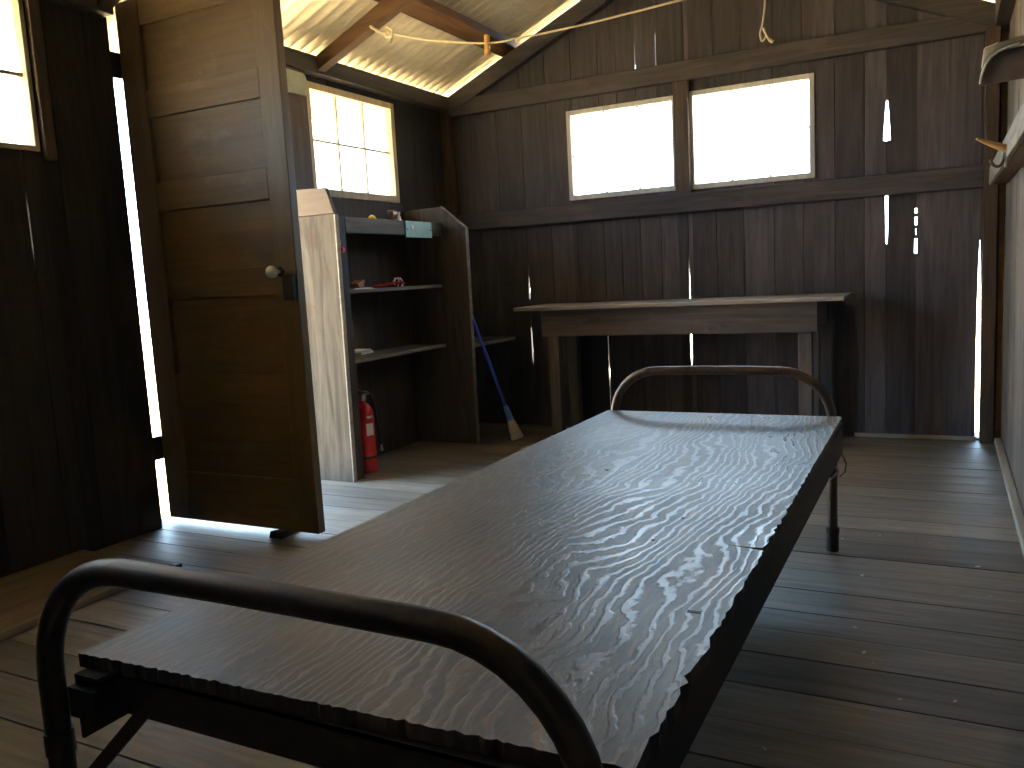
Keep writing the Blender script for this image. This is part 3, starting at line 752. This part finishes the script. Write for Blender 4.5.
# ------------------------------------------------------------------ rope and pegs
RY = 3.19
def catm(P, n=10):
    P = [Vector(p) for p in P]; P = [2 * P[0] - P[1]] + P + [2 * P[-1] - P[-2]]; out = []
    for i in range(1, len(P) - 2):
        for k_ in range(n):
            s = k_ / n; a_, b_, c_, d_ = P[i - 1:i + 3]
            out.append(.5 * ((2 * b_) + (c_ - a_) * s + (2 * a_ - 5 * b_ + 4 * c_ - d_) * s * s + (3 * b_ - a_ - 3 * c_ + d_) * s ** 3))
    out.append(P[-2]); return out
t = thing('clothes_line', at(487, 42, 1, RY), 'thin cream rope strung below the roof with a knotted end', 'rope')
px = [(388, 32), (410, 37), (440, 41), (487, 43), (520, 38), (577, 26), (630, 13), (677, 1), (720, -10), (766, -23), (830, -44)]
MB().tube(catm([at(u, v, 1, RY) for u, v in px], 6), .0042, 8).build('line', 'rope', t, smooth=True)
K = [at(u, v, 1, RY) for u, v in ((370, 26), (376, 30), (383, 33), (388, 32), (392, 37), (390, 43))]
MB().tube(catm(K, 5), [.004 + .0035 * abs(math.sin(i * .9)) for i in range(26)], 8).build('knot', 'rope', t, smooth=True)
MB().tube(catm([at(386, 27, 1, RY + .004), at(392, 31, 1, RY - .012), at(389, 37, 1, RY), at(384, 34, 1, RY + .012), at(386, 28, 1, RY)], 6), .0045, 8).build('knot', 'rope', t, smooth=True)
Hh = [at(u, v, 1, RY) for u, v in ((766, -23), (765, 0), (764, 14), (762, 26), (760, 34), (762, 41), (766, 36), (764, 28))]
MB().tube(catm(Hh, 6), .0034, 8).build('hanging_tail', 'rope', t, smooth=True)
MB().tube(catm([at(u, v, 1, RY - .006) for u, v in ((763, 28), (766, 34), (769, 39), (773, 42))], 5), [.004] * 11 + [.006] * 5, 8).build('hanging_tail', 'rope', t, smooth=True)
pc = at(487, 42, 1, RY); pt, pbm = at(487, 35, 1, RY), at(488, 55, 1, RY)
t = thing('clothes_peg', (pc.x, RY, pbm.z), 'small yellow wooden clothes peg clipped on the rope', 'clothes peg')
for s in (-1, 1):
    MB().prism([(pc.x - .0085, RY + s * .0045, pbm.z), (pc.x + .0085, RY + s * .0045, pbm.z), (pc.x + .0085, RY + s * .0045, pt.z), (pc.x - .0085, RY + s * .0045, pt.z)], (0, s * .006, 0)).build('half', 'peg', t, bevel=.0015)
MB().tube([(pc.x - .010, RY, pc.z - .02), (pc.x + .010, RY, pc.z - .02)], .004, 8).build('spring', 'bright', t)

# ------------------------------------------------------------------ right wall: tin hood, hook, and green board on left wall
hy0, hy1 = 2.74, 2.93
t = thing('tin_hood', (XR - .08, (hy0 + hy1) / 2, 1.34), 'dark arched tin hood with pale rim fixed high on the right wall', 'hood')
tip, top = at(980, 84, 1, hy0), at(1024, 44, 1, hy0)
def arch(y, grow=0):
    P = []
    for u, v in ((980, 84), (982, 74), (985.5, 65), (991, 57), (998, 51.5), (1008, 47), (1020, 43.5)):
        q = at(u, v, 1, hy0); P.append((q.x - grow * .006, y, q.z + grow * .006))
    P.append((XR - .001, y, P[-1][2] + .012)); return P
def back_arch(y):
    P = []
    for u, v in ((982, 68), (983, 60), (984.5, 50), (985.5, 48), (992, 45.5), (998, 43), (1008, 39.5)):
        q = at(u, v, 1, y); P.append((q.x, y, q.z))
    P.append((XR - .001, y, P[-1][2] + .012)); return P
sh = MB(); r1, r2 = arch(hy0), back_arch(hy1)
va, vb = [sh.bm.verts.new(p) for p in r1], [sh.bm.verts.new(p) for p in r2]
for i in range(len(va) - 1): sh.bm.faces.new((va[i], va[i + 1], vb[i + 1], vb[i]))
s1 = sh.build('shell', 'hood', t, smooth=True); sm = s1.modifiers.new('t', 'SOLIDIFY'); sm.thickness = .003
bk = MB(); zl = min(p[2] for p in r2)
bk.prism([(p[0] + .003, hy0 + .022, p[2] - .002) for p in r1[:-1]] + [(XR - .001, hy0 + .022, r1[-1][2] - .003), (XR - .001, hy0 + .022, r1[0][2] + .006)], (0, .004, 0)).build('back_plate', 'hoodi', t, label='rust stained recessed face')
MB().tube([(p[0], hy0 - .001, p[2]) for p in r1[:-1]], .0032, 8).build('rim', 'rim', t, smooth=True, label='pale bare metal rim')
MB().tube([r2[i] for i in (0, 1, 2, 3, 4, 5)], .0024, 8).build('rim', 'rim', t, smooth=True, label='pale bare metal rim')

hx = .164
pb_, ptip = at(1006, 149, 0, hx), None
ptip = at(977, 139, 1, pb_.y - .02)
t = thing('coat_hook', (hx, pb_.y, pb_.z - .05), 'wooden peg and curved metal hook on the right wall rail', 'hook')
MB().tube([pb_ + Vector((.002, 0, 0)), pb_ * .5 + ptip * .5, ptip], [.0135, .009, .004], 12).build('peg', 'pegx', t, smooth=True)
MB().lathe(ptip, [(.001, -.004), (.0045, 0), (.001, .004)], 10).build('tip', 'ceramic', t)
MB().box(hx - .004, hx + .002, pb_.y - .010, pb_.y + .010, pb_.z - .055, pb_.z + .014).build('back_plate', 'bright', t, bevel=.001)
hk = [(hx - .003, pb_.y - .004, pb_.z - .012), (hx - .010, pb_.y - .006, pb_.z - .042), (hx - .022, pb_.y - .008, pb_.z - .052), (hx - .036, pb_.y - .010, pb_.z - .044), (hx - .042, pb_.y - .012, pb_.z - .030)]
MB().tube(catm(hk, 6), .0048, 10).build('curved_hook', 'iron2', t, smooth=True)

ga, gb = at(284, 68, 0, XL + .056), at(308, 97, 0, XL + .056)
gp = [(2.97, gb.z), (3.12, gb.z), (3.12, ga.z - .03), (3.113, ga.z - .012), (3.097, ga.z - .002), (2.97, ga.z)]
tag(MB().prism([(XL + .0505, a_, b_) for a_, b_ in gp], (.014, 0, 0)).build('painted_board', 'palegreen', bevel=.002), 'pale green board with a rounded corner on the left wall behind the door', 'board')

# debris on the floor: small paint flakes
FL = [(862, 576, .010), (855, 628, .007), (864, 653, .010), (978, 567, .010), (873, 664, .004), (842, 539, .004), (880, 536, .005), (955, 702, .006), (765, 750, .006), (900, 700, .005), (990, 597, .005), (930, 543, .004), (835, 470, .004)]
for i, (u, v, l) in enumerate(FL):
    p = at(u, v, 2, .0); an = random.uniform(0, 3)
    ca, sa = math.cos(an) * l, math.sin(an) * l
    pts = [(p.x + ca, p.y + sa, .0005), (p.x - sa * .45, p.y + ca * .45, .0005), (p.x - ca, p.y - sa, .0005), (p.x + sa * .4, p.y - ca * .5, .0005)]
    tag(MB().prism(pts, (0, 0, .0018)).build('paint_flake', 'paper'), 'tiny pale paint flake on the floor right of the cot', 'flake', 'paint flakes on the floor')

# ------------------------------------------------------------------ outside ground, sky, sun
gm = MB(); gm.box(-60, 60, -60, 60, -.40, -.30)
struct(gm.build('ground', 'ground'), 'sunlit dry ground outside the cabin', 'ground')

w = bpy.data.worlds.new('sky'); S.world = w; w.use_nodes = True
nt = w.node_tree; nt.nodes.clear()
out = nt.nodes.new('ShaderNodeOutputWorld'); bg = nt.nodes.new('ShaderNodeBackground')
tc = nt.nodes.new('ShaderNodeTexCoord'); sx = nt.nodes.new('ShaderNodeSeparateXYZ')
nt.links.new(tc.outputs['Generated'], sx.inputs[0])
col = ramp(nt, sx.outputs[2], [(0.0, (.66, .84, 1.0)), (.25, (.52, .77, 1.0)), (1.0, (.35, .60, 1.0))])
nt.links.new(col, bg.inputs[0]); bg.inputs[1].default_value = 8.5
nt.links.new(bg.outputs[0], out.inputs[0])
sl = bpy.data.lights.new('sun', 'SUN'); so = bpy.data.objects.new('sun', sl); COL.objects.link(so)
sl.energy = 98.0; sl.angle = .009; sl.color = (1.0, .88, .66)
so.rotation_euler = Vector((-.22, .62, -.75)).to_track_quat('-Z', 'Y').to_euler()

# daylight portals in the openings
def portal(loc, rot, sx_, sy_):
    l = bpy.data.lights.new('daylight_portal', 'AREA'); l.shape = 'RECTANGLE'; l.size = sx_; l.size_y = sy_
    o = bpy.data.objects.new('daylight_portal', l); COL.objects.link(o); o.location = loc
    o.rotation_euler = Vector(rot).to_track_quat('-Z', 'Y').to_euler(); l.cycles.is_portal = True
portal((-1.565, YB + .06, 1.527), (0, -1, 0), .62, .50)
portal((-.88, YB + .06, 1.527), (0, -1, 0), .62, .50)
portal((XL - .07, 1.04, 1.615), (1, 0, 0), 1.58, .50)
portal((XL - .07, 3.54, 1.585), (1, 0, 0), .70, .50)
portal((XL - .12, 2.52, .93), (1, 0, 0), .78, 1.88)

S.view_settings.view_transform = 'Standard'; S.view_settings.look = 'None'
S.view_settings.gamma = 1.0; S.view_settings.use_curve_mapping = False
S.view_settings.exposure = 1.15
S.cycles.use_denoising = True
S.cycles.max_bounces = 10; S.cycles.diffuse_bounces = 6; S.cycles.transparent_max_bounces = 12
